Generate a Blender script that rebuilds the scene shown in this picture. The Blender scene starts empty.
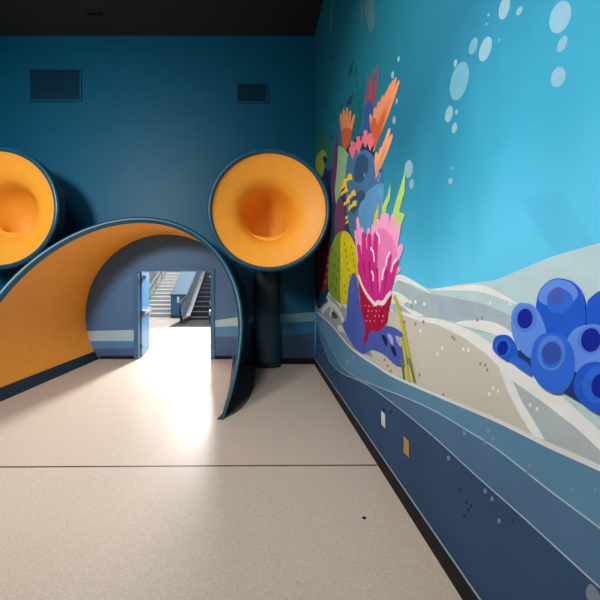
import bpy, bmesh, math, random
from mathutils import Vector
random.seed(7)
PI = math.pi
col = bpy.context.scene.collection

# ------------------------------------------------------------------ camera model
F = 276.0; VX, VY = 259.0, 277.0; H = 1.85
D = 5.87          # room's back wall
DR = 6.23         # door wall, set back at the end of the tunnel
XW = 1.19         # mural wall
ZC = 6.98         # ceiling

# ------------------------------------------------------------------ materials
def lin(c):
    c /= 255.0
    return c / 12.92 if c <= .04045 else ((c + .055) / 1.055) ** 2.4
def rgb(r, g, b): return (lin(r), lin(g), lin(b), 1)
MATS = {}
def mat(name, c, rough=.5, metal=0., var=.08, scale=30., bump=0., spec=.5, alpha=None, coat=0.):
    if name in MATS: return MATS[name]
    m = bpy.data.materials.new(name); m.use_nodes = True
    nt = m.node_tree; N = nt.nodes; L = nt.links
    b = N['Principled BSDF']
    b.inputs['Roughness'].default_value = rough
    b.inputs['Metallic'].default_value = metal
    b.inputs['Specular IOR Level'].default_value = spec
    b.inputs['Coat Weight'].default_value = coat
    tc = N.new('ShaderNodeTexCoord')
    nz = N.new('ShaderNodeTexNoise'); nz.inputs['Scale'].default_value = scale; nz.inputs['Detail'].default_value = 4
    L.new(tc.outputs['Object'], nz.inputs['Vector'])
    rp = N.new('ShaderNodeValToRGB')
    col4 = rgb(*c)
    rp.color_ramp.elements[0].position = .3; rp.color_ramp.elements[1].position = .7
    rp.color_ramp.elements[0].color = tuple(v * (1 - var) for v in col4[:3]) + (1,)
    rp.color_ramp.elements[1].color = tuple(min(1, v * (1 + var)) for v in col4[:3]) + (1,)
    L.new(nz.outputs['Fac'], rp.inputs['Fac']); L.new(rp.outputs['Color'], b.inputs['Base Color'])
    if bump:
        bp = N.new('ShaderNodeBump'); bp.inputs['Strength'].default_value = bump; bp.inputs['Distance'].default_value = .002
        n2 = N.new('ShaderNodeTexNoise'); n2.inputs['Scale'].default_value = 120
        L.new(tc.outputs['Object'], n2.inputs['Vector'])
        L.new(n2.outputs['Fac'], bp.inputs['Height']); L.new(bp.outputs['Normal'], b.inputs['Normal'])
    if alpha is not None: b.inputs['Alpha'].default_value = alpha
    MATS[name] = m
    return m

def floor_mat(name, base, dark, light, rough):
    m = bpy.data.materials.new(name); m.use_nodes = True
    nt = m.node_tree; N = nt.nodes; L = nt.links; b = N['Principled BSDF']; b.inputs['Specular IOR Level'].default_value = .3
    tc = N.new('ShaderNodeTexCoord')
    v = N.new('ShaderNodeTexVoronoi'); v.inputs['Scale'].default_value = 130
    L.new(tc.outputs['Object'], v.inputs['Vector'])
    sep = N.new('ShaderNodeSeparateColor'); L.new(v.outputs['Color'], sep.inputs['Color'])
    r = N.new('ShaderNodeValToRGB'); r.color_ramp.interpolation = 'CONSTANT'
    e = r.color_ramp.elements; e[0].position = 0; e[0].color = rgb(*dark)
    e[1].position = .12; e[1].color = rgb(*base)
    x = e.new(.8); x.color = rgb(*light)
    L.new(sep.outputs['Red'], r.inputs['Fac'])
    n = N.new('ShaderNodeTexNoise'); n.inputs['Scale'].default_value = 1.3; n.inputs['Detail'].default_value = 5
    L.new(tc.outputs['Object'], n.inputs['Vector'])
    mx = N.new('ShaderNodeMix'); mx.data_type = 'RGBA'; mx.blend_type = 'MULTIPLY'; mx.inputs[0].default_value = .25
    L.new(r.outputs['Color'], mx.inputs[6]); L.new(n.outputs['Color'], mx.inputs[7])
    mm = N.new('ShaderNodeMix'); mm.data_type = 'RGBA'; mm.inputs[0].default_value = .45
    L.new(r.outputs['Color'], mm.inputs[6]); mm.inputs[7].default_value = rgb(*base)
    L.new(mm.outputs[2], b.inputs['Base Color'])
    mr = N.new('ShaderNodeMapRange'); mr.inputs['To Min'].default_value = rough - .06; mr.inputs['To Max'].default_value = rough + .08
    L.new(n.outputs['Fac'], mr.inputs['Value']); L.new(mr.outputs['Result'], b.inputs['Roughness'])
    return m

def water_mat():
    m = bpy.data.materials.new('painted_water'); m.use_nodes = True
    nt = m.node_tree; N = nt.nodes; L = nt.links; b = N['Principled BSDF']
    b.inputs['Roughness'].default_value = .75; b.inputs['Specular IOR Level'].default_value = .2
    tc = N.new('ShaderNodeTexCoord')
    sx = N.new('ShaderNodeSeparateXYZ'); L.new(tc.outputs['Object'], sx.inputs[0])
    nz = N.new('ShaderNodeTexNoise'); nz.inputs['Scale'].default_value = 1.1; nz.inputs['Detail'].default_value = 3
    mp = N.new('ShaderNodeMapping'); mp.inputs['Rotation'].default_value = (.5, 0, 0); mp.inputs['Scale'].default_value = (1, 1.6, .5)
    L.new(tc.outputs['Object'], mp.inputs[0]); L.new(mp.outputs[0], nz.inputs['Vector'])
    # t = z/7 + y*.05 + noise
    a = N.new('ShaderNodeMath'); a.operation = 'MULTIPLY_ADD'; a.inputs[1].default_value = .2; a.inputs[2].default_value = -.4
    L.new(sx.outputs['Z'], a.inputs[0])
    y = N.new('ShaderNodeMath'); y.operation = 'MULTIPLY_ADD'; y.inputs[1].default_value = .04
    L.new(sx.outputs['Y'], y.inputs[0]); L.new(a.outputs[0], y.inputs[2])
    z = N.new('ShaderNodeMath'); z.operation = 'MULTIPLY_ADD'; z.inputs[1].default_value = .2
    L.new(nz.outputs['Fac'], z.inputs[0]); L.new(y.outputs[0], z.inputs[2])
    r = N.new('ShaderNodeValToRGB'); e = r.color_ramp.elements  # mural's water gradient, with the wall light's falloff painted in
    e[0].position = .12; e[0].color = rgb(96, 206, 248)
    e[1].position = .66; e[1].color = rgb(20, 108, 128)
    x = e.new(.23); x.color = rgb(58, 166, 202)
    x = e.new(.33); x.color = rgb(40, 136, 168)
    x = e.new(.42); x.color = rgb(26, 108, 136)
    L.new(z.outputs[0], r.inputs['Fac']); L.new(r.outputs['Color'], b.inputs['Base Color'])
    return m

TEAL = mat('teal_wall_paint', (0, 88, 117), .5, var=.05, scale=3, bump=.1, spec=.3)
SLATE = mat('slate_wall_paint', (66, 106, 146), .6, var=.04, scale=3, bump=.1)
CREAM = mat('cream_stripe_paint', (160, 186, 196), .6, var=.04)
STRIPE = mat('blue_stripe_paint', (72, 128, 172), .6, var=.04)
PURPLE = mat('slate_stripe_paint', (66, 90, 132), .6, var=.04)
DKSTRIPE = mat('deep_teal_stripe_paint', (20, 82, 112), .6, var=.04)
BLACKC = mat('black_ceiling_paint', (46, 45, 44), .8, var=.1)
BASE = mat('black_vinyl_base', (14, 17, 22), .6, var=.1, spec=.25)
ORANGE = mat('orange_lining_paint', (255, 170, 50), .5, var=.04, scale=6, bump=.05)
SHELL = mat('dark_teal_shell_paint', (6, 44, 60), .4, var=.06, scale=8)
RIM = mat('teal_rim_paint', (12, 78, 102), .35, var=.05, scale=8)
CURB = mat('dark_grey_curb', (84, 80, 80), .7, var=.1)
VENT = mat('dark_teal_vent_metal', (4, 76, 104), .5, var=.05)
VENTD = mat('vent_slats_metal', (8, 62, 84), .5, var=.05)
WHITEW = mat('white_wall_plaster', (205, 210, 212), .7, var=.03)
DOORB = mat('blue_door_paint', (74, 132, 176), .35, var=.04)
FRAMEB = mat('blue_door_frame_paint', (56, 104, 140), .35, var=.04)
CHROME = mat('brushed_chrome', (215, 215, 220), .3, .55, var=.05)
STEEL = mat('brushed_steel', (110, 110, 114), .4, .9, var=.08)
STAIRT = mat('stair_tread_stone', (188, 186, 180), .6, var=.05)
STAIRR = mat('stair_riser_stone', (172, 172, 170), .6, var=.05)
RUBBER = mat('black_rubber', (18, 18, 20), .5, var=.1)
STEPM = mat('escalator_step_metal', (98, 98, 104), .45, .6, var=.1)
STEPR = mat('escalator_riser_metal', (50, 50, 56), .5, .4, var=.1)
GLASS = mat('balustrade_glass', (190, 205, 205), .08, var=.02, alpha=.22)
CLAD = mat('blue_cladding_paint', (34, 92, 122), .4, var=.04)
CLADTOP = mat('blue_cladding_cap_paint', (26, 74, 100), .5, var=.04)
PLATE = mat('white_plastic', (226, 226, 218), .4, var=.02)
PLATEB = mat('brass_plate', (196, 168, 96), .4, .3, var=.06)
DARKS = mat('dark_slot', (22, 20, 18), .6)
FLOOR = floor_mat('beige_terrazzo', (194, 181, 167), (178, 163, 149), (208, 195, 181), .38)
FLOORL = floor_mat('pale_lobby_terrazzo', (186, 178, 168), (170, 162, 152), (194, 187, 178), .25)

# ------------------------------------------------------------------ helpers
def link_bm(name, bm, mats, parent=None, smooth=False, recalc=True):
    if recalc: bmesh.ops.recalc_face_normals(bm, faces=bm.faces)
    me = bpy.data.meshes.new(name); bm.to_mesh(me); bm.free()
    for m in (mats if isinstance(mats, list) else [mats]): me.materials.append(m)
    if smooth:
        for p in me.polygons: p.use_smooth = True
    o = bpy.data.objects.new(name, me); col.objects.link(o)
    if parent: o.parent = parent
    return o
def tag(o, label=None, cat=None, group=None, kind=None):
    if label: o['label'] = label
    if cat: o['category'] = cat
    if group: o['group'] = group
    if kind: o['kind'] = kind
    return o
def thing(name, label, cat, loc=(0, 0, 0), rz=0, group=None):
    o = bpy.data.objects.new(name, None); col.objects.link(o)
    o.location = loc; o.rotation_euler = (0, 0, rz)
    return tag(o, label, cat, group)
def box(bm, x0, x1, y0, y1, z0, z1, mi=0):
    v = [bm.verts.new((x, y, z)) for x in (x0, x1) for y in (y0, y1) for z in (z0, z1)]
    for f in ((0, 1, 3, 2), (4, 6, 7, 5), (0, 4, 5, 1), (2, 3, 7, 6), (0, 2, 6, 4), (1, 5, 7, 3)):
        bm.faces.new([v[i] for i in f]).material_index = mi
    return v
def bevel(bm, w, seg=2):
    bmesh.ops.bevel(bm, geom=bm.edges[:], offset=w, segments=seg, profile=.5, affect='EDGES')
def prism(bm, pts, axis, a, b, mi=0):
    """closed outline in a plane, pushed from a to b along axis"""
    def P(p, t):
        if axis == 'x': return (t, p[0], p[1])
        if axis == 'y': return (p[0], t, p[1])
        return (p[0], p[1], t)
    A = [bm.verts.new(P(p, a)) for p in pts]; B = [bm.verts.new(P(p, b)) for p in pts]
    bm.faces.new(A).material_index = mi; bm.faces.new(B[::-1]).material_index = mi
    n = len(pts)
    for i in range(n):
        bm.faces.new((A[i], B[i], B[(i + 1) % n], A[(i + 1) % n])).material_index = mi
def tube(bm, path, r, seg=12, cap=True, mi=0):
    path = [Vector(p) for p in path]; rings = []
    up = Vector((1, 0, 0))
    for i, p in enumerate(path):
        t = (path[min(i + 1, len(path) - 1)] - path[max(i - 1, 0)]).normalized()
        u = up - t * up.dot(t)
        if u.length < 1e-4: u = Vector((0, 1, 0)) - t * t.y
        u.normalize(); w = t.cross(u)
        rings.append([bm.verts.new(p + (u * math.cos(a) + w * math.sin(a)) * r) for a in (2 * PI * k / seg for k in range(seg))])
    for a, b in zip(rings, rings[1:]):
        for k in range(seg): bm.faces.new((a[k], a[(k + 1) % seg], b[(k + 1) % seg], b[k])).material_index = mi
    if cap: bm.faces.new(rings[0][::-1]); bm.faces.new(rings[-1])
def loft(bm, rings, closed=True):
    R = [[bm.verts.new(p) for p in r] for r in rings]
    for a, b in zip(R, R[1:]):
        n = len(a)
        for k in range(n if closed else n - 1): bm.faces.new((a[k], a[(k + 1) % n], b[(k + 1) % n], b[k]))
    return R
def struct(name, bm, m, parent=None, smooth=False):
    o = link_bm(name, bm, m, parent, smooth)
    if parent is None: o['kind'] = 'structure'
    return o

# ------------------------------------------------------------------ room shell
XL, YN = -9.0, -5.0
bm = bmesh.new(); box(bm, XL, XW + .2, YN, DR, -.15, 0); struct('floor', bm, FLOOR)
bm = bmesh.new(); box(bm, XL, 6, DR, 24, -.15, 0); struct('floor_lobby', bm, FLOORL)
bm = bmesh.new(); box(bm, XL - .2, XW + .2, YN, D, ZC, ZC + .2); struct('ceiling', bm, BLACKC)
bm = bmesh.new(); box(bm, XL - .2, XL, YN, D, 0, ZC); struct('wall_left', bm, TEAL)
bm = bmesh.new(); box(bm, XW, XW + .2, YN, D + .2, 0, ZC); struct('wall_right', bm, TEAL)

# tunnel cross-section as a function of depth
CZ = .992
def cx_(Y): return -2.167 + .0109 * Y - .04 * (DR - Y)
def R_(Y): return 1.815 + .045 * (DR - Y)
def taper(u):
    q = min(1, min(u, 1 - u) / .22); return .3 + .7 * q * q * (3 - 2 * q)
def sect(Y, u, off=0.):
    off *= taper(u)
    R = R_(Y) + off; t0 = -math.asin(CZ / R); t = t0 + u * (PI - 2 * t0)
    x = cx_(Y) + R * math.cos(t)
    if t < 0: x += .085 * min(1, (DR - Y) / 1.6) * (t / t0) ** 2
    return x, CZ + R * math.sin(t)
def rimY(u, off=0.):
    Y = 4.5
    for _ in range(40):
        z = max(0, sect(Y, u, off)[1]); Y = .5 * Y + .5 * (3.55 + .45 * z + .02 * z * z)
    return Y

def back_px(px, py, Y): return ((px - VX) * Y / F, H + (VY - py) * Y / F)
# back wall with the tunnel opening cut in it; painted waves along its foot
bm = bmesh.new()
arc = [sect(D, i / 60, .04) for i in range(61)]
arc[0] = (arc[0][0], 0); arc[-1] = (arc[-1][0], 0)
prism(bm, [(XL, 0)] + arc[::-1] + [(XW, 0), (XW, ZC), (XL, ZC)], 'y', D, D + .12, 0)
def stripe(bm, top, bot, Y, lay, mi):
    pts = [back_px(x, y, Y) for x, y in top] + [back_px(x, y, Y) for x, y in bot[::-1]]
    f = bm.faces.new([bm.verts.new((x, Y - .0006 * lay, z)) for x, z in pts]); f.material_index = mi
stripe(bm, [(246, 316), (270, 315), (290, 314), (305, 312.5), (318, 312)], [(246, 364), (318, 364)], D, 1, 3)
stripe(bm, [(246, 316), (270, 315), (290, 314), (305, 312.5), (318, 312)], [(246, 323), (270, 323), (290, 322.5), (318, 321)], D, 2, 1)
stripe(bm, [(246, 323), (270, 323), (290, 322.5), (318, 321)], [(246, 337), (270, 336), (300, 334.5), (318, 331)], D, 3, 2)
stripe(bm, [(246, 337), (270, 336), (300, 334.5), (318, 331)], [(246, 364), (318, 364)], D, 4, 4)
struct('wall_back', bm, [TEAL, mat('dimmed_cream_stripe', (112, 150, 160), .6, var=.04), mat('dimmed_blue_stripe', (24, 98, 132), .6, var=.04), DKSTRIPE, mat('dimmed_slate_stripe', (36, 64, 92), .6, var=.04)])  # dimmer copies of the door wall's stripe colours, shade put into the paint

# door wall at the end of the tunnel
bm = bmesh.new()
DX0, DX1, DZ = -2.782, -1.032, 2.02
prism(bm, [(XL, 0), (DX0, 0), (DX0, DZ), (DX1, DZ), (DX1, 0), (6, 0), (6, ZC), (XL, ZC)], 'y', DR, DR + .1, 0)
t = [(84, 331), (110, 330.5), (134, 330)]; m1 = [(84, 341), (134, 341)]; m2 = [(84, 349), (134, 348)]; b = [(84, 358.5), (134, 358.5)]
stripe(bm, t, m1, DR, 1, 1); stripe(bm, m1, m2, DR, 1, 2); stripe(bm, m2, b, DR, 1, 3)
t = [(215, 320.5), (225, 319), (245, 316)]; m1 = [(215, 327), (245, 325.5)]; m2 = [(215, 337), (245, 336)]; b = [(215, 358.5), (245, 358.5)]
stripe(bm, t, m1, DR, 1, 1); stripe(bm, m1, m2, DR, 1, 2); stripe(bm, m2, b, DR, 1, 3)
struct('wall_door', bm, [SLATE, CREAM, STRIPE, PURPLE])

# lobby shell
bm = bmesh.new(); box(bm, XL, 6, 23.8, 24, 0, ZC); struct('wall_lobby_back', bm, WHITEW)
bm = bmesh.new(); box(bm, XL - .2, XL, DR, 24, 0, ZC); struct('wall_lobby_left', bm, WHITEW)
bm = bmesh.new(); box(bm, 6, 6.2, DR, 24, 0, ZC); struct('wall_lobby_right', bm, WHITEW)
bm = bmesh.new(); box(bm, XL, 6, DR, 24, ZC, ZC + .2); struct('ceiling_lobby', bm, WHITEW)

# baseboards
bm = bmesh.new(); box(bm, -.10, XW - .015, D - .015, D, 0, .125); struct('baseboard_back', bm, BASE)
bm = bmesh.new(); box(bm, XL, -4.35, D - .015, D, 0, .125); struct('baseboard_back_left', bm, BASE)
bm = bmesh.new(); box(bm, XW - .024, XW - .0125, YN, D - .015, 0, .135); struct('baseboard_right', bm, BASE)
TRIMC = mat('pale_trim_bead', (150, 165, 175), .5)
bm = bmesh.new(); box(bm, XW - .022, XW - .0125, YN, D - .015, .135, .141); struct('trim_1', bm, TRIMC)
bm = bmesh.new(); box(bm, -3.587, -2.817, DR - .012, DR, 0, .07); struct('baseboard_door_left', bm, BASE)
bm = bmesh.new(); box(bm, -.997, -.612, DR - .012, DR, 0, .07); struct('baseboard_door_right', bm, BASE)
# floor joint
bm = bmesh.new()
prism(bm, [(XL, 2.632), (XW - .03, 2.706), (XW - .03, 2.722), (XL, 2.648)], 'z', -.004, .0012)
struct('trim_2', bm, mat('dark_joint_strip', (62, 56, 54), .5))

# ------------------------------------------------------------------ double door
door = bpy.data.objects.new('door_1', None); col.objects.link(door); door['kind'] = 'structure'
door.location = ((DX0 + DX1) / 2, DR, 0)
def dpart(name, bm, m, parent=door, smooth=False):
    o = link_bm(name, bm, m, None, smooth)
    o.parent = parent
    w = Vector((0, 0, 0)); p = parent
    while p: w += Vector(p.location); p = p.parent
    o.location = -w
    return o
bm = bmesh.new()
for (a, b_) in ((-2.812, -2.717), (-1.087, -1.002)): box(bm, a, b_, DR - .03, DR + .13, 0, 2.045)
box(bm, -2.717, -1.087, DR - .03, DR + .13, 1.975, 2.045)
dpart('door_frame', bm, FRAMEB)
def leaf(hx, sgn, ang):
    """leaf hinged at hx on the lobby side, swung open"""
    hy = DR + .13
    d = Vector((sgn * math.cos(ang), math.sin(ang), 0)); n = Vector((d.y, -d.x, 0)) * sgn
    def bx(bm, a0, a1, t0, t1, z0, z1):
        vs = box(bm, a0, a1, t0, t1, z0, z1)
        for v in vs:
            p = Vector((hx, hy, 0)) + d * v.co.x + n * v.co.y; v.co = (p.x, p.y, v.co.z)
    bm = bmesh.new(); bx(bm, .0, .81, -.022, .022, .012, 1.965)
    lf = dpart('door_leaf', bm, DOORB)
    lf['label'] = 'blue painted metal door leaf'
    def sub(name, m, *boxes):
        bm = bmesh.new()
        for q in boxes: bx(bm, *q)
        return dpart_sub(name, bm, m, lf)
    sub('panic_bar', CHROME, (.05, .76, .05, .085, .98, 1.05), (.05, .14, .022, .09, .96, 1.07), (.68, .77, .022, .09, .96, 1.07))
    sub('door_closer', CHROME, (.12, .42, .022, .075, 1.82, 1.9), (.14, .2, .075, .11, 1.84, 1.88))
    for z in (.25, 1.0, 1.75): sub('hinge', STEEL, (-.014, .03, .022, .034, z - .055, z + .055))
def dpart_sub(name, bm, m, lf):
    o = link_bm(name, bm, m, lf); return o
leaf(-2.722, 1, math.radians(100.5))
leaf(-1.082, -1, math.radians(97))

# ------------------------------------------------------------------ tunnel arch
arch = thing('tunnel_arch', 'curved tunnel archway with orange inside and dark teal edge around the open doorway', 'archway')
NU, NV = 96, 24
def shell(off, yend, inset=0.):
    rows = []
    for j in range(NV + 1):
        row = []
        for i in range(NU + 1):
            u = i / NU; y0 = rimY(u, off) + inset; Y = y0 + (yend - y0) * j / NV
            x, z = sect(Y, u, off); row.append((x, Y, z))
        rows.append(row)
    return rows
TH = .085
bm = bmesh.new(); loft(bm, shell(0, DR - .002, .03), False); link_bm('lining', bm, ORANGE, arch, True)['label'] = 'smooth bright orange inner surface'
bm = bmesh.new(); loft(bm, shell(TH, D - .002, .03), False); link_bm('outer_shell', bm, SHELL, arch, True)['label'] = 'dark teal outer surface'
# rim: rounded lip between the two skins
bm = bmesh.new(); rows = []
for k in range(13):
    a = PI * k / 12; off = TH / 2 - (TH / 2 + (.018 if math.cos(a) > 0 else .004)) * math.cos(a); row = []
    for i in range(NU + 1):
        u = i / NU; Y = rimY(u, TH / 2) + .035 - .06 * taper(u) * math.sin(a)
        x, z = sect(Y, u, off); row.append((x, Y, max(z, 0)))
    rows.append(row)
loft(bm, rows, False); link_bm('rim', bm, RIM, arch, True)['label'] = 'teal rounded front edge'
# dark skirting along the foot inside, both legs
for side in (0, 1):
    bm = bmesh.new(); rows = []
    for j in range(NV + 1):
        row = []
        for z in (.0, .05, .1, .15, .175):
            u0 = 0. if side == 0 else 1.
            Y0 = rimY(u0) + .09 + .45 * z; Y = Y0 + (DR - .003 - Y0) * j / NV
            R = R_(Y) - .008
            dx = math.sqrt(R * R - (CZ - z) ** 2)
            t0 = math.asin(CZ / R); t = math.asin((CZ - z) / R)
            ex = .085 * min(1, (DR - Y) / 1.6) * (t / t0) ** 2
            row.append((cx_(Y) + (dx + ex if side == 0 else -dx), Y, z))
        rows.append(row)
    loft(bm, rows, False); link_bm('skirting', bm, SHELL, arch, True)['label'] = 'dark skirting band at the foot'
# low curb filling the space under the overhang outside
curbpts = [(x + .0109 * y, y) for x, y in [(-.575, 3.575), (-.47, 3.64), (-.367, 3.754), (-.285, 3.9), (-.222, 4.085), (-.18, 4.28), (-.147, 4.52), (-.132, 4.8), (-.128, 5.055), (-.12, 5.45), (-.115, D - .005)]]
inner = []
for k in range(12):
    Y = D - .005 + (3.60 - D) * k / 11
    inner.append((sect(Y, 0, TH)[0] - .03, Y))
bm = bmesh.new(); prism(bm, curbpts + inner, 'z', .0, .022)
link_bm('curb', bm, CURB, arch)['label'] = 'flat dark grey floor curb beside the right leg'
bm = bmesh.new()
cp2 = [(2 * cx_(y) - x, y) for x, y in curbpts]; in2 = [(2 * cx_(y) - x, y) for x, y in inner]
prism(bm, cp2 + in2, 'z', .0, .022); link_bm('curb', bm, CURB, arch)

# ------------------------------------------------------------------ trumpet horns
def horn(label, x, z, yf, s, dep):
    t = thing('trumpet_horn', label, 'horn sculpture', (x, yf, 0), 0, 'round orange trumpet horns flanking the tunnel')
    S = 72
    def ring(r, y, zc=z): return [(s * r * math.cos(2 * PI * k / S), y * dep, zc + s * r * math.sin(2 * PI * k / S)) for k in range(S)]
    # orange bell and throat that bends down
    prof = [(.955, .0), (.94, .02), (.9, .045), (.83, .085), (.75, .125), (.67, .165), (.6, .21), (.545, .26), (.505, .32), (.475, .39), (.45, .47)]
    rings = [ring(r, y) for r, y in prof]
    bend = .32; y0 = .5
    for k in range(0, 11):
        ph = PI / 2 * k / 10; r = s * (.44 - .14 * k / 10)
        cy, cz = y0 + bend * math.sin(ph), z - .06 * k / 10 - bend * (1 - math.cos(ph))
        rings.append([(r * math.cos(a), dep * max(.5, cy + r * math.sin(a) * math.sin(ph)), cz + r * math.sin(a) * math.cos(ph)) for a in (2 * PI * q / S for q in range(S))])
    rings.append([(x_, y_, z_ - .28) for x_, y_, z_ in rings[-1]])
    bm = bmesh.new(); R = loft(bm, rings); bm.faces.new(R[-1])
    link_bm('bell_lining', bm, ORANGE, t, True)['label'] = 'orange flared bell with a deep throat'
    # rounded dark rim
    bm = bmesh.new(); rings = []
    rc, hw = .99, .043
    for k in range(17):
        a = PI * k / 16; rings.append(ring(rc - hw * math.cos(a), .02 - .05 * math.sin(a)))
    loft(bm, rings); link_bm('rim', bm, RIM, t, True)['label'] = 'dark teal rounded rim'
    # outer body
    bm = bmesh.new()
    prof = [(1.033, .02), (1.03, .12), (1.01, .26), (.95, .42), (.86, .58), (.74, .74), (.6, .9), (.46, 1.04), (.32, 1.16), (.2, 1.22)]
    R = loft(bm, [ring(r, y) for r, y in prof]); bm.faces.new(R[-1])
    link_bm('outer_bell', bm, SHELL, t, True)['label'] = 'dark teal outer body'
    # pole down to the floor
    bm = bmesh.new(); rings = []
    for zz, q_ in ((0, 1.06), (.14, 1.06), (.15, 1), (1.5, 1), (z - .55, 1.0), (z - .35, 1.0)):
        rings.append([(.275 * q_ * math.cos(a), 5.72 - yf + .13 * q_ * math.sin(a), zz) for a in (2 * PI * q / 40 for q in range(40))])
    R = loft(bm, rings); bm.faces.new(R[0]); bm.faces.new(R[-1])
    link_bm('pole', bm, SHELL, t, True)
    return t
horn('round orange trumpet horn on a dark pole, between the archway and the mural wall', .163, 2.942, 4.5, .978, 1.05)
horn('round orange trumpet horn left of the archway, cut by the picture edge', -4.65, 3.075, 4.9, 1.065, .76)

# ------------------------------------------------------------------ vents, outlets, small things
def vent(px0, px1, py0, py1, n, label):
    x0, z1 = back_px(px0, py0, D); x1, z0 = back_px(px1, py1, D)
    t = thing('wall_vent', label, 'vent', ((x0 + x1) / 2, D, z0), 0, 'air grilles on the back wall')
    w, h = (x1 - x0) / 2, z1 - z0
    bm = bmesh.new(); f = .035
    box(bm, -w, w, -.025, -.001, 0, f); box(bm, -w, w, -.025, -.001, h - f, h)
    box(bm, -w, -w + f, -.025, -.001, f, h - f); box(bm, w - f, w, -.025, -.001, f, h - f)
    link_bm('frame', bm, VENT, t)
    bm = bmesh.new()
    box(bm, -w + f, w - f, -.004, -.001, f, h - f)
    for k in range(n):
        z = f + (h - 2 * f) * (k + .5) / n; s = (h - 2 * f) / n * .38
        prism(bm, [(-.02, z - s), (-.016, z - s), (-.005, z + s), (-.009, z + s)], 'x', -w + f, w - f)
    link_bm('louvre_panel', bm, VENTD, t)
vent(30, 82, 69, 102, 16, 'wide dark grille high on the teal back wall above the archway')
vent(236, 268, 83, 104, 10, 'small dark grille high on the teal back wall above the right horn')

t = thing('ceiling_vent', 'small black slot vent in the dark ceiling', 'vent', (-3.2, 5.36, ZC))
bm = bmesh.new(); box(bm, -.15, .15, -.03, .03, -.012, -.001); bevel(bm, .003); link_bm('frame', bm, mat('black_metal', (8, 8, 8), .5), t)
bm = bmesh.new(); box(bm, -.13, .13, -.012, .012, -.016, -.0125); link_bm('slot', bm, DARKS, t)

def outlet(y, z, label, m, slots):
    t = thing('wall_outlet', label, 'outlet', (XW - .0125, y, z), 0)
    bm = bmesh.new(); box(bm, -.007, -.0005, -.038, .038, -.062, .062); bevel(bm, .002); link_bm('cover_plate', bm, m, t)
    if slots:
        for s in (-.028, .028):
            bm = bmesh.new(); prism(bm, [(.017 * math.cos(a), s + .017 * max(-.75, min(.75, math.sin(a)))) for a in (2 * PI * k / 20 for k in range(20))], 'x', -.0095, -.006)
            so = link_bm('socket', bm, m, t)
            bm = bmesh.new()
            for dy in (-.006, .006): box(bm, -.0102, -.0094, dy - .0014, dy + .0014, s - .002, s + .009)
            box(bm, -.0102, -.0094, -.002, .002, s - .011, s - .007); link_bm('slot', bm, DARKS, so)
    else:
        bm = bmesh.new(); box(bm, -.010, -.006, -.017, .017, -.034, .034); bevel(bm, .001, 1); link_bm('insert', bm, PLATE, t)
outlet(2.607, .504, 'white wall plate on the blue foot of the mural, farther from the camera', PLATE, False)
outlet(2.197, .497, 'tan brass coloured outlet on the blue foot of the mural, nearer the camera', PLATEB, True)

bm = bmesh.new()
bmesh.ops.create_icosphere(bm, subdivisions=2, radius=.012)
for v in bm.verts: v.co = (v.co.x * 1.3 * (1 + .3 * math.sin(9 * v.co.y * 80)), v.co.y, v.co.z * .25 + .0033)
o = link_bm('floor_scrap', bm, RUBBER); o.location = (.806, 2.117, 0); tag(o, 'tiny black scrap lying on the beige floor', 'scrap')

# ------------------------------------------------------------------ lobby: stairs, cladding, escalator
SL = math.tan(math.radians(30))
st = thing('staircase', 'pale grey stone staircase rising in the lobby beyond the doorway', 'staircase', (-4.61, 12.7, 0))
X0, X1 = -.85, .59
bm = bmesh.new(); bm2 = bmesh.new(); n = 20; ri, tr = .17, .17 / SL
for k in range(n):
    box(bm2, X0, X1, k * tr + .01, (k + 1) * tr + .3, k * ri, (k + 1) * ri - .035)
    box(bm, X0, X1, k * tr - .02, (k + 1) * tr + .01, (k + 1) * ri - .035, (k + 1) * ri)
link_bm('risers', bm2, STAIRR, st); link_bm('treads', bm, STAIRT, st)
for xr in (X0 + .02,):
    bm = bmesh.new()
    for hh in (.55, .95): tube(bm, [(xr, -.25, hh), (xr, 0, hh + .05), (xr, n * tr, n * ri + hh)], .024)
    link_bm('handrail', bm, STEEL, st, True)
    for k in range(0, n, 3):
        bm = bmesh.new(); tube(bm, [(xr, k * tr + .1, (k + 1) * ri), (xr, k * tr + .1, (k + 1) * ri + .93)], .018)
        link_bm('baluster', bm, STEEL, st, True)
    bm = bmesh.new(); prism(bm, [(.1, .3), (n * tr, n * ri + .2), (n * tr, n * ri + .9), (.1, .95)], 'x', xr - .006, xr + .006); link_bm('glass_panel', bm, GLASS, st)

hs = thing('escalator_housing', 'solid blue sloping housing between the stairs and the escalator', 'partition', (-3.62, 12.45, 0))
HX = .36
bm = bmesh.new(); prism(bm, [(0, .0), (6, 0), (6, 1.03 + 6 * SL), (0, 1.03)], 'x', -HX, HX); link_bm('body', bm, CLAD, hs)
bm = bmesh.new(); prism(bm, [(-.03, 1.03 - .03 * SL), (6, 1.03 + 6 * SL), (6, 1.09 + 6 * SL), (-.03, 1.09 - .03 * SL)], 'x', -HX - .02, HX + .02); link_bm('cap', bm, CLADTOP, hs)
bm = bmesh.new(); box(bm, -HX - .01, HX + .01, -.015, 0, 0, .13); link_bm('kick_plate', bm, mat('navy_kick_plate', (16, 40, 70), .5), hs)
sg = thing('wall_sign', 'small white upright sign on the end of the blue housing', 'sign', (-3.64, 12.435, .7))
bm = bmesh.new(); box(bm, -.05, .05, -.012, -.001, 0, .26); bevel(bm, .003); link_bm('panel', bm, PLATE, sg)
bm = bmesh.new()
for k in range(5): box(bm, -.035, .035 - .012 * (k % 2), -.0135, -.0115, .05 + k * .035, .062 + k * .035)
link_bm('grey_marks', bm, STEEL, sg)

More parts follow.
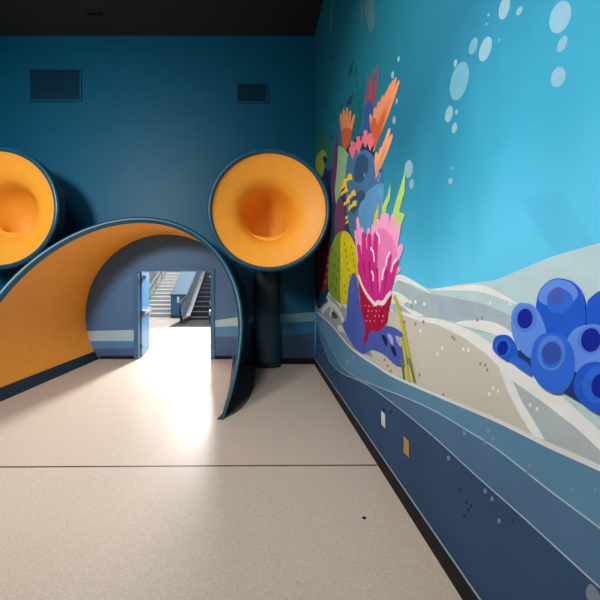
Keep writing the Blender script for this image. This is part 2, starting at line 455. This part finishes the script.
es = thing('escalator', 'escalator with black handrails rising beyond the doorway', 'escalator', (-2.48, 11.0, 0))
bm = bmesh.new(); box(bm, -.85, .85, -.75, .9, .0, .012); link_bm('comb_plate', bm, mat('dark_comb_plate', (58, 54, 52), .5, .5), es)
ys = .9
for k in range(15):
    z = .2 * (k + 1) - .1 if k else .1; y = ys + k * .2 / SL
    bm = bmesh.new()
    box(bm, -.5, .5, y, y + .2 / SL + .02, z - .03, z, 0); box(bm, -.5, .5, y, y + .02, max(.0, z - .2), z - .03, 1)
    box(bm, -.5, .5, y - .004, y + .03, z - .006, z + .004, 0)
    link_bm('step', bm, [STEPM, STEPR], es)
for sx in (-1, 1):
    xb = sx * .58
    out = [(-.05, .0), (-.05, .16), (.9, .18), (6, .18 + 5.1 * SL), (6, -.2 + 5.1 * SL), (.9, .0)]
    bm = bmesh.new(); prism(bm, out, 'x', xb - .09, xb + .09)
    bs = link_bm('balustrade', bm, STEEL, es)
    bm = bmesh.new(); prism(bm, [(-.1, .16), (-.28, .4), (-.3, .6), (-.2, .8), (0, .9), (.6, .95), (6, .95 + 5.2 * SL), (6, .18 + 5.1 * SL), (.9, .18)], 'x', xb - .006, xb + .006)
    link_bm('glass_panel', bm, GLASS, bs)
    path = [(xb, .15, .12), (xb, -.12, .17), (xb, -.28, .35), (xb, -.34, .58), (xb, -.24, .82), (xb, 0, .93), (xb, .35, .96), (xb, .7, 1.03)] + [(xb, .7 + q, 1.03 + q * SL) for q in (1, 2, 3, 4, 5)]
    bm = bmesh.new(); tube(bm, path, .045); link_bm('handrail', bm, RUBBER, bs, True)
# emergency tag colours at the newels
bm = bmesh.new(); box(bm, -.5, -.47, .1, .26, .17, .26); link_bm('caution_label', bm, mat('yellow_sticker', (236, 196, 40), .5), es)

# ------------------------------------------------------------------ mural (flat picture on the right wall)
MM = []; MI = {}
def mm(m):
    if m.name not in MI: MI[m.name] = len(MM); MM.append(m)
    return MI[m.name]
def pm(name, c, alpha=None, var=.06, scale=9): return mat('paint_' + name, c, .75, var=var, scale=scale, spec=.2, alpha=alpha)
mb = bmesh.new(); LAY = [0]
def wpt(p):
    if len(p) == 3: return (p[0], p[1])         # ('y','z',0) straight wall coordinates
    Y = F * XW / (p[0] - VX); return (Y, H + (VY - p[1]) * Y / F)
def catmull(pts, n=6, closed=True):
    out = []; N = len(pts)
    rng = range(N) if closed else range(N - 1)
    for i in rng:
        g = (lambda j: pts[j % N]) if closed else (lambda j: pts[max(0, min(N - 1, j))])
        p0, p1, p2, p3 = g(i - 1), g(i), g(i + 1), g(i + 2)
        for k in range(n):
            t = k / n
            out.append(tuple(.5 * (2 * b + (c - a) * t + (2 * a - 5 * b + 4 * c - d) * t * t + (3 * b - a - 3 * c + d) * t ** 3) for a, b, c, d in zip(p0, p1, p2, p3)))
    if not closed: out.append(pts[-1])
    return out
def face_yz(yz, m):
    LAY[0] += 1; x = XW - .003 - .00002 * LAY[0]
    q = []
    for p in yz:
        y, z = min(p[0], D - .004), max(.0, min(ZC - .002, p[1]))
        if not q or (abs(q[-1][0] - y) + abs(q[-1][1] - z)) > 1e-5: q.append((y, z))
    if len(q) > 2: mb.faces.new([mb.verts.new((x, y, z)) for y, z in q]).material_index = mm(m)
def shape(px, m, smooth=True, n=6):
    P = catmull([p[:2] for p in px], n) if smooth else px
    face_yz([wpt(p) for p in P], m)
def band(top, bot, m):
    """between two open curves, each given in wall coordinates"""
    face_yz(list(top) + list(bot)[::-1], m)
def curve(px, tail): return [wpt(p) for p in catmull(px, 6, False)] + tail
def stroke(px, w, m, taper=False, n=5):
    """a brush line of real width w (metres) on the wall"""
    P = [Vector(wpt(p)) for p in (catmull(px, n, False) if len(px) > 2 else px)]
    L, R = [], []
    for i, p in enumerate(P):
        t = (P[min(i + 1, len(P) - 1)] - P[max(i - 1, 0)]).normalized(); nn = Vector((-t.y, t.x))
        ww = w / 2 * (1 if not taper else max(.06, 1 - i / (len(P) - 1)))
        L.append(p + nn * ww); R.append(p - nn * ww)
    face_yz([tuple(v) for v in L + R[::-1]], m)
def ell(cx, cy, rx, ry, m, tilt=0., n=28):
    shape([(cx + rx * math.cos(a) * math.cos(tilt) - ry * math.sin(a) * math.sin(tilt),
            cy + rx * math.cos(a) * math.sin(tilt) + ry * math.sin(a) * math.cos(tilt)) for a in (2 * PI * k / n for k in range(n))], m, False)

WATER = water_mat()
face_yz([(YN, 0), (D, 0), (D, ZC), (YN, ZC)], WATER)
# paler slanting shafts low in the water
SHAFD = pm('deep_shaft', (20, 120, 180), .05)
shape([(520, 200), (560, 190), (600, 250), (560, 262)], SHAFD, False)
shape([(365, 0), (374, 0), (375, 22), (371, 32), (367, 20)], pm('pale_streak', (110, 150, 150), .35))
shape([(331, 5), (333, 5), (332, 28), (330, 30)], pm('pale_streak', (110, 150, 150), .35))
shape([(361, 0), (363, 0), (363, 20), (361, 26)], pm('pale_streak', (110, 150, 150), .35))
# bubbles
BUB = pm('bubble', (190, 230, 240), .42); BUB2 = pm('bubble_faint', (150, 215, 232), .4)
for cx, cy, rx, ry, t in ((561, 17, 10, 17, .35), (563, 44, 4, 9, .45), (559, 77, 7, 10.5, .3), (505, 8, 5, 12, .25), (520, 11, 2.5, 5, .5), (486, 49, 5.5, 13, .3),
                          (449.5, 114, 3.6, 8.5, .2), (455, 128, 2.5, 5.5, .2), (457, 112, 1.3, 2.6, .2), (456, 63, 1.6, 4, .2), (489, 15, .9, 1.6, .3), (487, 24, .8, 1.4, .3), (409, 169, 4.2, 9, .1), (412, 184, 2.2, 5, .1),
                          (451, 181, 2, 3.5, .1), (453, 168, .9, 1.5, .1), (394.5, 120, 1.5, 4, .1), (399, 59, 1.2, 2.8, .1), (393, 75, 1.4, 4, .1), (397, 101, 1, 3, .1)):
    ell(cx, cy, rx, ry, BUB, t)
for cx, cy, rx, ry, t in ((460, 81, 8.5, 20, .25), (474, 46, 3.8, 9, .3), (500, 40, 1, 2, .3)): ell(cx, cy, rx, ry, BUB2, t)

# sand hills
far = [(.9, 2.0), (.3, 2.05), (YN, 2.1)]
SAND1 = pm('sand_far', (186, 216, 222)); SAND2 = pm('sand_near', (206, 204, 192), var=.05, scale=2); WHITEP = pm('white_line', (234, 240, 240)); GREYS = pm('sand_grey', (172, 192, 200))
bottom = [(YN, .3), (D, .3)]
hill = curve([(390, 286), (405, 279), (418, 284), (432, 288.6), (462, 284), (495, 280), (525, 268), (555, 256), (600, 243), (640, 231)], far)
face_yz([wpt((390, 370))] + hill + [(YN, .3), (2.5, .3)], SAND1)
shape([(393, 277), (402, 275), (416, 282), (432, 293.5), (420, 288), (408, 283), (396, 283)], WHITEP)
shape([(396, 283), (408, 284), (425, 292), (450, 298), (478, 308), (500, 312), (516, 330), (490, 334), (455, 322), (430, 318), (396, 318)], GREYS)
shape([(430, 290), (453, 286.5), (480, 285), (498, 291.5), (519, 304.5), (497, 297), (478, 291.5), (455, 290.5)], WHITEP)
shape([(434, 296), (465, 300), (490, 306), (512, 318), (480, 316), (455, 319), (430, 316)], pm('sand_bluegrey', (168, 186, 202)))
shape([(456, 323), (478, 320), (500, 324.5), (517, 337), (520, 343), (500, 336), (480, 330)], WHITEP)
# near sand with its pale crest
near = curve([(378, 318), (392, 312), (405, 315), (420, 319), (438, 322), (462, 333), (484, 346), (505, 358), (535, 378), (570, 408), (600, 438), (640, 478)], [(.9, .75), (YN, .6)])
face_yz(near + [(YN, .3), wpt((352, 420)), wpt((330, 330)), wpt((345, 322))], SAND2)
pale = pm('sand_pale_blue', (176, 190, 196))
shape([(510, 380), (528, 386), (560, 408), (600, 436), (640, 470), (640, 520), (600, 464), (570, 450), (545, 440), (527, 420)], pale, False)
main_t = [(398, 310), (420, 317), (438, 318.5), (459, 325), (480, 335), (501, 350), (525, 366), (549, 384), (576, 408), (600, 430), (640, 465)]
main_b = [(640, 492), (600, 449), (576, 427), (549, 406), (525, 389), (512, 380), (500, 367), (487, 354), (465, 338), (438, 324.5), (420, 321), (398, 313)]
shape(main_t + main_b, WHITEP, False)
shape([(497, 360), (512, 378), (522, 400), (546, 440), (534, 436), (520, 414), (508, 390)], WHITEP, False)
shape([(392, 292), (400, 293), (414, 304), (424, 316), (412, 314), (403, 306), (391, 302)], WHITEP)
shape([(404, 305), (420, 300), (436, 306), (446, 318), (428, 316)], GREYS)
DOTD = pm('dark_dot', (150, 146, 136)); DOTW = pm('white_dot', (238, 240, 238))
for cx, cy in ((424, 322), (455, 339), (453, 337), (481, 364), (486, 365), (488, 370), (478, 320), (483, 318), (420, 375), (444, 395), (405, 322), (416, 324), (385, 360), (388, 366), (412, 306), (416, 324), (391, 371)): ell(cx, cy, 1.2, 1.8, DOTD)
for cx, cy in ((438, 354), (443, 348), (464, 349), (469, 350), (494, 388), (499, 391), (490, 394), (538, 409), (531, 405), (425, 304), (411, 302), (416, 302), (421, 331), (491, 303), (511, 304), (516, 402), (520, 405)): ell(cx, cy, 1.3, 2.0, DOTW)

# grey rocks at the far foot
ROCK = pm('rock_grey', (150, 160, 160)); ROCKW = pm('rock_white', (206, 212, 206))
shape([(316, 290), (322, 284), (335, 286), (345, 296), (350, 312), (358, 330), (368, 345), (374, 358), (345, 345), (330, 325), (316, 314)], ROCK, False)
for st_ in ([(317, 300), (324, 292), (334, 296), (342, 306)], [(322, 312), (330, 304), (338, 310), (344, 322)], [(326, 296), (332, 306), (330, 316)], [(336, 292), (341, 300), (347, 306)], [(338, 328), (345, 330), (352, 340)]):
    stroke(st_, .09, ROCKW)
shape([(322, 299), (326, 297), (328, 301), (324, 304)], pm('rock_dark', (70, 82, 84)))
shape([(332, 312), (336, 313), (338, 318), (333, 318)], pm('rock_dark', (70, 82, 84)))

# reef rising in the far corner
NAVY = pm('reef_navy', (22, 52, 84)); PLUM = pm('reef_plum', (98, 52, 100)); DKRED = pm('reef_dark_red', (110, 34, 46))
shape([(316, 150), (321, 160), (328, 170), (334, 165), (340, 160), (345, 150), (352, 143), (362, 132), (367, 118), (372, 118), (374, 140), (377, 160), (382, 172), (383, 200), (380, 225), (362, 240), (350, 262), (336, 272), (330, 290), (316, 300)], NAVY)
# leafy green bush, pale green weed
GRN = pm('bush_green', (36, 110, 84)); GRN2 = pm('weed_green', (126, 178, 132)); OLIVE = pm('olive', (150, 168, 50))
shape([(315, 150), (317, 136), (319, 140), (321, 130), (324, 134), (327, 129), (328, 138), (331, 138), (330, 146), (334, 150), (331, 156), (333, 164), (326, 162), (322, 170), (315, 172)], GRN, False)
shape([(316, 160), (320, 152), (324, 150), (327, 156), (325, 166), (322, 178), (317, 176)], OLIVE)
shape([(323, 158), (326, 156), (327, 160), (325, 164)], NAVY)
shape([(336, 152), (340, 146), (345, 150), (349, 156), (347, 172), (343, 184), (340, 198), (337, 206), (335, 190), (336, 172)], GRN2)
shape([(316, 178), (322, 184), (326, 178), (330, 196), (328, 214), (320, 222), (315, 214)], pm('reef_teal', (30, 84, 96)))
shape([(331, 180), (334, 150), (336, 136), (338, 137), (338, 160), (335, 190), (333, 205)], PLUM)
# blue boulders
shape([(350, 150), (356, 152), (366, 150), (374, 157), (379, 172), (383, 173), (383.5, 200), (380, 222), (370, 232), (356, 240), (349, 226), (346, 200), (346, 172)], pm('boulder_blue', (62, 112, 158)))
shape([(356, 162), (362, 154), (368, 158), (368, 172), (362, 182), (355, 180)], pm('boulder_dark', (40, 78, 112)))
shape([(364, 196), (383, 183), (383.4, 202), (378, 222), (362, 236), (357, 226)], pm('boulder_light', (86, 150, 198)))
shape([(350, 205), (354, 196), (362, 190), (366, 196), (360, 204), (354, 214)], pm('boulder_dark', (40, 78, 112)))
for cx, cy in ((365, 175), (379, 180), (380, 191), (357, 202), (360, 210), (380, 175)): ell(cx, cy, 1, 2.4, BUB2)
# teal strands
STR = pm('teal_strand', (16, 100, 104))
for sx, top, bot, bx_ in ((353, 90, 140, 355), (357, 68, 140, 357), (363, 76, 128, 360), (360, 86, 138, 358), (351, 104, 138, 354)):
    stroke([(sx, top), ((sx + bx_) / 2 + 1, (top + bot) / 2), (bx_, bot)], .05, STR)
# dark slender fish
SIL = pm('fish_dark', (18, 66, 96))
for a, b, w in (((354, 60), (348.5, 79), .18), ((357, 65), (355, 76), .08), ((354, 93), (345, 112), .26), ((334, 55), (331.5, 62), .06), ((343, 103), (340, 111), .08), ((336, 113), (333, 122), .08), ((327, 100), (324.5, 108), .08), ((349, 55), (347, 60), .05), ((337, 88), (336, 92), .05), ((334, 133), (331, 142), .08)):
    P, Q = Vector(a), Vector(b); M = P.lerp(Q, .5); nn = Vector((-(Q - P).y, (Q - P).x)).normalized() * (w * 9)
    shape([tuple(P), tuple(P.lerp(Q, .3) + nn), tuple(M + nn), tuple(P.lerp(Q, .8) + nn * .2), tuple(Q + nn * .6), tuple(Q - nn * .6), tuple(P.lerp(Q, .8) - nn * .2), tuple(M - nn)], SIL, False)
# red branch coral
REDC = pm('red_branch', (164, 52, 68))
for P in ([(371, 108), (369, 92), (369, 72)], [(371, 106), (374, 86), (378, 61)], [(372, 104), (377, 84), (381, 64)], [(366, 112), (367, 96), (368, 90)], [(373, 106), (375, 96), (378, 84)], [(372, 90), (371.5, 76)], [(375, 82), (374, 70)]):
    stroke(P, .075, REDC, True)
shape([(366, 122), (364, 110), (368, 103), (372, 100), (373, 112), (374, 122), (371, 132), (362, 138), (362, 128)], pm('coral_blue', (40, 80, 150)))
# orange fan corals: fingers fused at the foot
ORG = pm('fan_orange', (218, 136, 92)); ORG2 = pm('fan_orange_deep', (190, 88, 50)); ORGL = pm('fan_orange_pale', (230, 160, 114))
def fan(foot, tips, w, m, m2):
    for i, t in enumerate(tips):
        f = Vector(foot); v = Vector(t); d = v - f; nn = Vector((-d.y, d.x)).normalized() * w
        shape([tuple(f - nn * .25), tuple(f.lerp(v, .5) - nn * .95), tuple(f.lerp(v, .9) - nn * .8), tuple(v), tuple(f.lerp(v, .9) + nn * .8), tuple(f.lerp(v, .5) + nn * .95), tuple(f + nn * .25)], m)
    for i, t in enumerate(tips[:-1]):
        a = Vector(foot).lerp(Vector(t).lerp(Vector(tips[i + 1]), .5), .12); b_ = Vector(foot).lerp(Vector(t).lerp(Vector(tips[i + 1]), .5), .72)
        stroke([tuple(a), tuple(b_)], .06, m2, True)
fan((375, 148), [(371, 114), (375.5, 107), (379.5, 101), (383.5, 95), (387.5, 91), (391, 84), (394, 80), (397, 77), (400, 80)], 1.9, ORG, ORG2)
shape([(374, 147), (371, 126), (375, 118), (378, 125), (382, 130), (378, 142)], ORG2)
fan((345.5, 151), [(341, 113), (344, 109), (347.5, 107), (351, 110), (355, 114)], 1.5, ORG, ORG2)
shape([(344.5, 150), (342, 132), (346, 128), (352, 130), (350, 142)], ORG2)
fan((377, 176), [(377, 152), (382, 147), (386, 140), (390.5, 128), (393, 134)], 1.9, ORGL, ORG)
# small pink corals
PKC = pm('coral_pink', (224, 112, 130))
for fx, fy in ((353, 158), (359, 153), (366, 147), (371, 150)):
    fan((fx, fy), [(fx - 3, fy - 11), (fx - 1, fy - 17), (fx + 1, fy - 17), (fx + 3.4, fy - 13)], 1.2, PKC, PKC)
# yellow shelves
YEL = pm('shelf_yellow', (234, 196, 44)); YELD = pm('shelf_shadow', (170, 120, 30))
for cx, cy, s in ((348, 180, 7), (344, 187, 5), (345, 192, 5), (352, 196, 6.5), (347, 203, 5), (353, 206, 6), (346, 219, 3.6), (347, 223, 3)):
    shape([(cx - .75 * s, cy + .85 * s), (cx - .5 * s, cy - .1 * s), (cx - .1 * s, cy - .3 * s), (cx + .1 * s, cy - .8 * s), (cx + .5 * s, cy - .9 * s), (cx + .7 * s, cy - .1 * s), (cx + .3 * s, cy), (cx - .2 * s, cy + .35 * s)], YEL)
# plum tube
shape([(335, 230), (336, 208), (340, 197), (344, 204), (346, 222), (345, 240), (338, 246)], pm('tube_plum', (96, 58, 96)))
shape([(316, 224), (320, 216), (324, 214), (327, 224), (325, 236), (318, 242)], pm('ball_yellow', (196, 186, 50)))
shape([(316, 244), (322, 238), (330, 242), (332, 262), (328, 286), (318, 290)], DKRED)
for k in range(9): ell(319 + (k * 5) % 11, 250 + k * 4, 1.2, 2, pm('red_dot', (170, 60, 80)))
# mossy yellow-green dome
shape([(329, 290), (329, 268), (331, 250), (336, 236), (343, 231), (350, 234), (356, 246), (359, 260), (360, 282), (354, 296), (345, 304), (336, 300)], pm('dome_green', (122, 150, 44)))
shape([(341, 300), (341, 262), (341, 240), (344, 231.5), (350, 234), (356, 246), (359, 260), (360, 282), (354, 296), (346, 303)], pm('dome_yellow', (208, 200, 30), var=.15, scale=14))
DG = pm('dome_mark', (150, 160, 20))
for k in range(16): ell(345 + (k * 7) % 13, 244 + k * 3.2, .8, 2, DG)
for k in range(9): ell(333 + (k * 3) % 7, 250 + k * 5, .8, 2.4, pm('dome_mark_green', (80, 124, 60)))
# kelp blades
KELP = pm('kelp', (178, 212, 108)); KELP2 = pm('kelp_yellow', (206, 200, 80))
shape([(406.5, 170), (405, 196), (404, 196), (400, 212), (406, 214), (398, 236), (390, 240), (391, 222), (397, 200)], KELP, False)
shape([(391.5, 183), (391, 198), (387, 208), (386, 224), (381, 228), (383, 206), (388, 196)], KELP, False)
shape([(379.5, 203), (379, 216), (377, 230), (373, 230), (375, 216)], KELP2, False)

# violet rock with shells
shape([(354, 273), (358, 280), (360, 300), (364, 318), (370, 328), (390, 326), (404, 334), (408, 346), (410, 364), (398, 366), (384, 354), (372, 350), (364, 354), (354, 346), (343, 326), (347, 318), (348, 298), (350, 282)], pm('rock_violet', (74, 96, 184)))
LIL = pm('shell_lilac', (180, 170, 226)); DKV = pm('shell_navy', (30, 26, 74))
for cx, cy, m in ((385, 340, DKV), (394, 351, DKV), (391, 339, LIL), (399, 341, LIL)):
    shape([(cx - 2.6, cy - 5), (cx + 1, cy - 4), (cx + 3, cy + 1), (cx + 2.6, cy + 6), (cx - .5, cy + 2)], m)

# rose anemone: crimson cup and fingered crown
PINK = pm('anemone_pink', (246, 164, 208)); MAG = pm('anemone_magenta', (206, 46, 142)); MAG2 = pm('anemone_deep', (170, 20, 106)); CRIM = pm('anemone_cup', (176, 14, 66)); PINK2 = pm('anemone_rose', (236, 132, 190))
def finger(foot, tip, w, m):
    f, v = Vector(foot), Vector(tip); d = (v - f); nn = Vector((-d.y, d.x)).normalized() * w
    shape([tuple(f - nn), tuple(f.lerp(v, .6) - nn * 1.1), tuple(f.lerp(v, .93) - nn * .9), tuple(v), tuple(f.lerp(v, .93) + nn * .9), tuple(f.lerp(v, .6) + nn * 1.1), tuple(f + nn)], m)
for tip, fx, w in (((358, 217), 363, 1.7), ((356, 230), 362, 1.6), ((362.4, 227), 366, 1.9), ((369.4, 228), 370, 2), ((374, 224), 374, 2.1), ((379, 219), 378, 2.3), ((383.4, 213.6), 381, 2.5), ((388, 213), 384, 2.7), ((394, 214), 387, 2.5), ((400, 223), 390, 2.7), ((403, 244), 391, 2.7), ((401, 268), 391, 2.6)):
    finger((fx, 275), tip, w, PINK)
shape([(360, 262), (363, 242), (372, 236), (382, 228), (392, 236), (398, 252), (396, 276), (391, 292), (384, 303), (376, 304), (368, 294), (361, 280)], PINK2)
for tip, fx, w in (((364, 232), 367, 2), ((359, 244), 365, 1.8), ((370, 233), 371, 2.1), ((377, 232), 374, 2.4), ((371, 249), 372, 2.2), ((366, 252), 369, 2)):
    finger((fx, 290), tip, w, MAG)
shape([(359, 262), (366, 250), (374, 252), (378, 270), (380, 290), (381, 303), (376, 304), (368, 294), (360, 279)], MAG)
for tip, foot, w in (((391, 253), (385, 296), 2.4), ((398, 259), (388, 294), 2.6), ((386, 268), (382, 300), 1.8)):
    finger(foot, tip, w, MAG)
for P in ([(370, 262), (372, 285), (376, 300)], [(364, 262), (367, 282)], [(378, 268), (379, 290)], [(388, 270), (384, 298)]): stroke(P, .05, MAG2, True)
for P in ([(391, 252), (388, 258), (387, 266)], [(398, 259), (394, 264), (392, 272)], [(371, 248), (374, 252), (375, 262)], [(377, 232), (380, 237), (380, 244)], [(386, 267), (384, 272), (383, 280)], [(372, 271), (374, 275), (374, 281)]): stroke(P, .03, pm('anemone_white', (250, 226, 240)))
shape([(359, 276), (363, 287), (368, 296), (376, 305), (384, 304), (392, 293), (392.5, 297), (389.5, 311), (387.5, 323), (380, 331), (371, 331.5), (367.5, 342), (364, 343), (366, 328), (361.5, 308)], CRIM)
stroke([(359, 275), (363, 286), (368, 295), (373, 301.5), (376, 304), (379, 302.5), (384, 303), (388, 297), (392, 292)], .045, pm('anemone_white', (250, 226, 240)))
for k in range(16): ell(366 + (k * 7) % 20, 306 + (k * 5) % 20, .8, 1.1, pm('cup_dot', (226, 130, 150)))
for P in ([(366, 306), (369, 326)], [(374, 310), (375, 328)], [(382, 310), (380, 327)]): stroke(P, .04, pm('cup_dark', (134, 6, 46)), True)
# ribbon grass in front
RIB = pm('ribbon_yellow', (198, 190, 60)); RIBG = pm('ribbon_green', (110, 128, 50))
stroke([(395, 296), (399, 306), (403, 322), (407, 342), (411, 362), (415, 381)], .05, RIB)
stroke([(402, 337), (405, 350), (407, 364), (410, 381)], .045, RIB)
stroke([(402, 360), (404, 370), (405, 380)], .035, RIBG)
stroke([(410, 358), (413, 370), (416, 382)], .03, RIBG)

# blue tube sponges
B1 = pm('sponge_blue', (46, 108, 226)); B2 = pm('sponge_light', (98, 146, 240)); B3 = pm('sponge_mid', (30, 92, 214)); HOLE = pm('sponge_hole', (12, 34, 160)); HOLE2 = pm('sponge_hole_soft', (72, 92, 190)); DKB = pm('sponge_gap', (32, 58, 122)); B4 = pm('sponge_ring', (84, 134, 228))
shape([(515, 352), (540, 345), (575, 350), (600, 360), (640, 380), (640, 452), (600, 412), (575, 398), (545, 380), (525, 366)], DKB, False)
shape([(590, 330), (589, 305), (596, 295), (606, 290), (620, 292), (630, 320), (625, 345), (600, 345)], B3)
shape([(540, 330), (538, 308), (542, 290), (553, 280), (564, 278.5), (577, 283), (586, 296), (588, 318), (585, 340), (560, 346)], B3)
shape([(541, 300), (544, 288), (555, 280), (566, 280), (576, 285), (580, 296), (566, 308), (552, 306)], B2); shape([(549, 300), (552, 292), (562, 288), (573, 294), (575, 304), (565, 313), (553, 311)], B1)
ell(559.5, 296, 7, 9, HOLE2, .2)
shape([(495, 350), (496, 339), (502, 335), (511, 336), (518, 345), (520, 358), (514, 362), (505, 359)], B3); ell(504.5, 347.5, 8, 9, B1, .2); ell(504.5, 348, 5.4, 7.4, HOLE, .2)
shape([(511, 360), (516, 357), (524, 359), (532, 366), (534, 376), (525, 371)], B1)
shape([(513, 325), (514, 312), (520, 304), (527, 303), (536, 306), (544, 318), (549, 336), (545, 350), (534, 358), (524, 352), (516, 340)], B2)
ell(527, 319, 12, 13.5, B4, .1); ell(527, 318.6, 7.8, 10, HOLE, .1)
shape([(568, 358), (569, 342), (576, 330), (588, 325), (602, 325), (618, 332), (622, 350), (612, 366), (595, 371), (578, 372)], B2)
ell(593, 340, 13, 14.5, B4, .1); ell(593.5, 340, 10, 12, HOLE, .1)
shape([(533, 366), (535, 346), (543, 335), (556, 333), (568, 338), (576, 352), (577, 372), (570, 388), (560, 394), (548, 390), (538, 380)], B1)
ell(553.5, 353, 14, 17.5, B4, .1); ell(554, 354.5, 10.5, 13.5, B1, .1); ell(554, 353, 9.5, 11, pm('sponge_hole_mid', (50, 84, 180)), .1)
shape([(577, 392), (579, 374), (588, 364), (602, 362), (622, 370), (634, 392), (630, 424), (610, 418), (590, 408)], B3)
ell(602, 385, 17, 19, B1, .1); ell(603, 386, 9, 12, HOLE, .1)

# blue swells along the foot of the wall
A_ = curve([(317, 312), (322, 316), (330, 323), (338, 332), (346, 342), (354, 350), (365, 358), (376, 365), (390, 374), (407, 382), (450, 400), (500, 421), (550, 445), (600, 467), (640, 486)], [(.9, .75), (.4, .8), (YN, 1.0)])
B_ = curve([(317, 320), (324, 334), (334, 353), (343, 367), (356, 377), (372, 384), (390, 391), (415, 401), (440, 413), (470, 431), (500, 450), (550, 489), (600, 526), (640, 556)], [(.8, .65), (.3, .75), (YN, .85)])
C_ = curve([(317, 324), (322, 341), (330, 361), (342, 373), (356, 379), (375, 389), (410, 416), (440, 441), (475, 473), (525, 517), (570, 558), (600, 585), (640, 620)], [(.8, .5), (.3, .6), (YN, .7)])
face_yz([(D, 0)] + A_ + [(YN, 0)], pm('swell_steel', (92, 140, 172), var=.08, scale=3))
face_yz([(D, 0)] + B_ + [(YN, 0)], pm('swell_mid', (78, 116, 150), var=.08, scale=3))
face_yz([(D, 0)] + C_ + [(YN, 0)], pm('swell_navy', (52, 80, 116), var=.12, scale=2))
def wline(C, w, m):
    P = [Vector(p) for p in C]; L, R = [], []
    for i, p in enumerate(P):
        t = (P[min(i + 1, len(P) - 1)] - P[max(i - 1, 0)]).normalized(); nn = Vector((-t.y, t.x)) * w / 2
        L.append(p + nn); R.append(p - nn)
    face_yz([tuple(v) for v in L + R[::-1]], m)
LINE = pm('swell_line', (176, 196, 214))
wline(A_, .022, pm('swell_crest', (222, 228, 228))); wline(B_, .008, LINE); wline(C_, .008, LINE)
SP = pm('swell_dot', (120, 150, 178)); SPD = pm('swell_dot_dark', (30, 50, 84))
for cx, cy in ((450, 458), (487, 491), (494, 499), (501, 521), (466, 433), (487, 442), (354, 358), (348, 362), (490, 430), (495, 438), (530, 472), (532, 466), (575, 490), (598, 490)): ell(cx, cy, 1.5, 2.6, SP)
for cx, cy in ((462, 490), (468, 502), (470, 510), (473, 506), (466, 516), (515, 521), (385, 410), (392, 412)): ell(cx, cy, 1.3, 2.2, SPD)
shape([(589, 596), (592, 584), (600, 590), (606, 604), (600, 610)], pm('swell_shell', (130, 140, 156)))

# backing sheet so the mural has a body, then the painted faces
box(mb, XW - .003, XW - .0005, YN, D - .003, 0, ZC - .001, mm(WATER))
mur = link_bm('wall_mural', mb, MM, None, False, False)
tag(mur, 'painted underwater coral reef mural covering the tall right hand wall', 'mural')

# ------------------------------------------------------------------ lights
def area(name, loc, target, size, power, color=(1, 1, 1), sy=None, spread=180):
    l = bpy.data.lights.new(name, 'AREA'); l.energy = power; l.color = color; l.size = size
    if sy: l.shape = 'RECTANGLE'; l.size_y = sy
    else: l.shape = 'DISK'
    l.spread = math.radians(spread)
    o = bpy.data.objects.new(name, l); col.objects.link(o); o.location = loc
    o.rotation_euler = (Vector(target) - Vector(loc)).to_track_quat('-Z', 'Y').to_euler()
    return o
area('lobby_daylight', (-1.75, 11.6, 3.9), (-2.05, 5.0, .2), 1.0, 350, (1, .98, .96), None, 95)
area('lobby_fill', (-3, 13, 6.8), (-3, 13, 0), 6, 1300, (1, .98, .96), 8)  # unseen fill added to brighten the lobby's stairs and floor
area('hall_ceiling_light', (-3.2, .5, 6.8), (-2.6, 2.4, 0), 2.2, 85, (1, .96, .91))
area('mural_wall_washer', (-1.3, .9, 5.0), (1.19, 1.7, 1.8), .9, 84, (1, .97, .93), None, 125)
area('hall_side_light', (-4.2, -.6, 4.6), (-3.2, 5.9, 2.2), 1.2, 118, (.97, .98, 1), None, 110)
w = bpy.data.worlds.new('World'); bpy.context.scene.world = w; w.use_nodes = True
w.node_tree.nodes['Background'].inputs['Color'].default_value = (.9, .95, 1, 1)
w.node_tree.nodes['Background'].inputs['Strength'].default_value = .08

# ------------------------------------------------------------------ camera
cd = bpy.data.cameras.new('camera'); cam = bpy.data.objects.new('camera', cd); col.objects.link(cam)
cam.location = (0, 0, H); cam.rotation_euler = (PI / 2, 0, 0)
cd.sensor_fit = 'HORIZONTAL'; cd.sensor_width = 36; cd.lens = F / 600 * 36
cd.shift_x = (300 - VX) / 600; cd.shift_y = -(300 - VY) / 600; cd.clip_start = .02
sc = bpy.context.scene; sc.camera = cam
sc.view_settings.view_transform = 'Standard'; sc.view_settings.look = 'None'
sc.view_settings.exposure = 0; sc.view_settings.gamma = 1
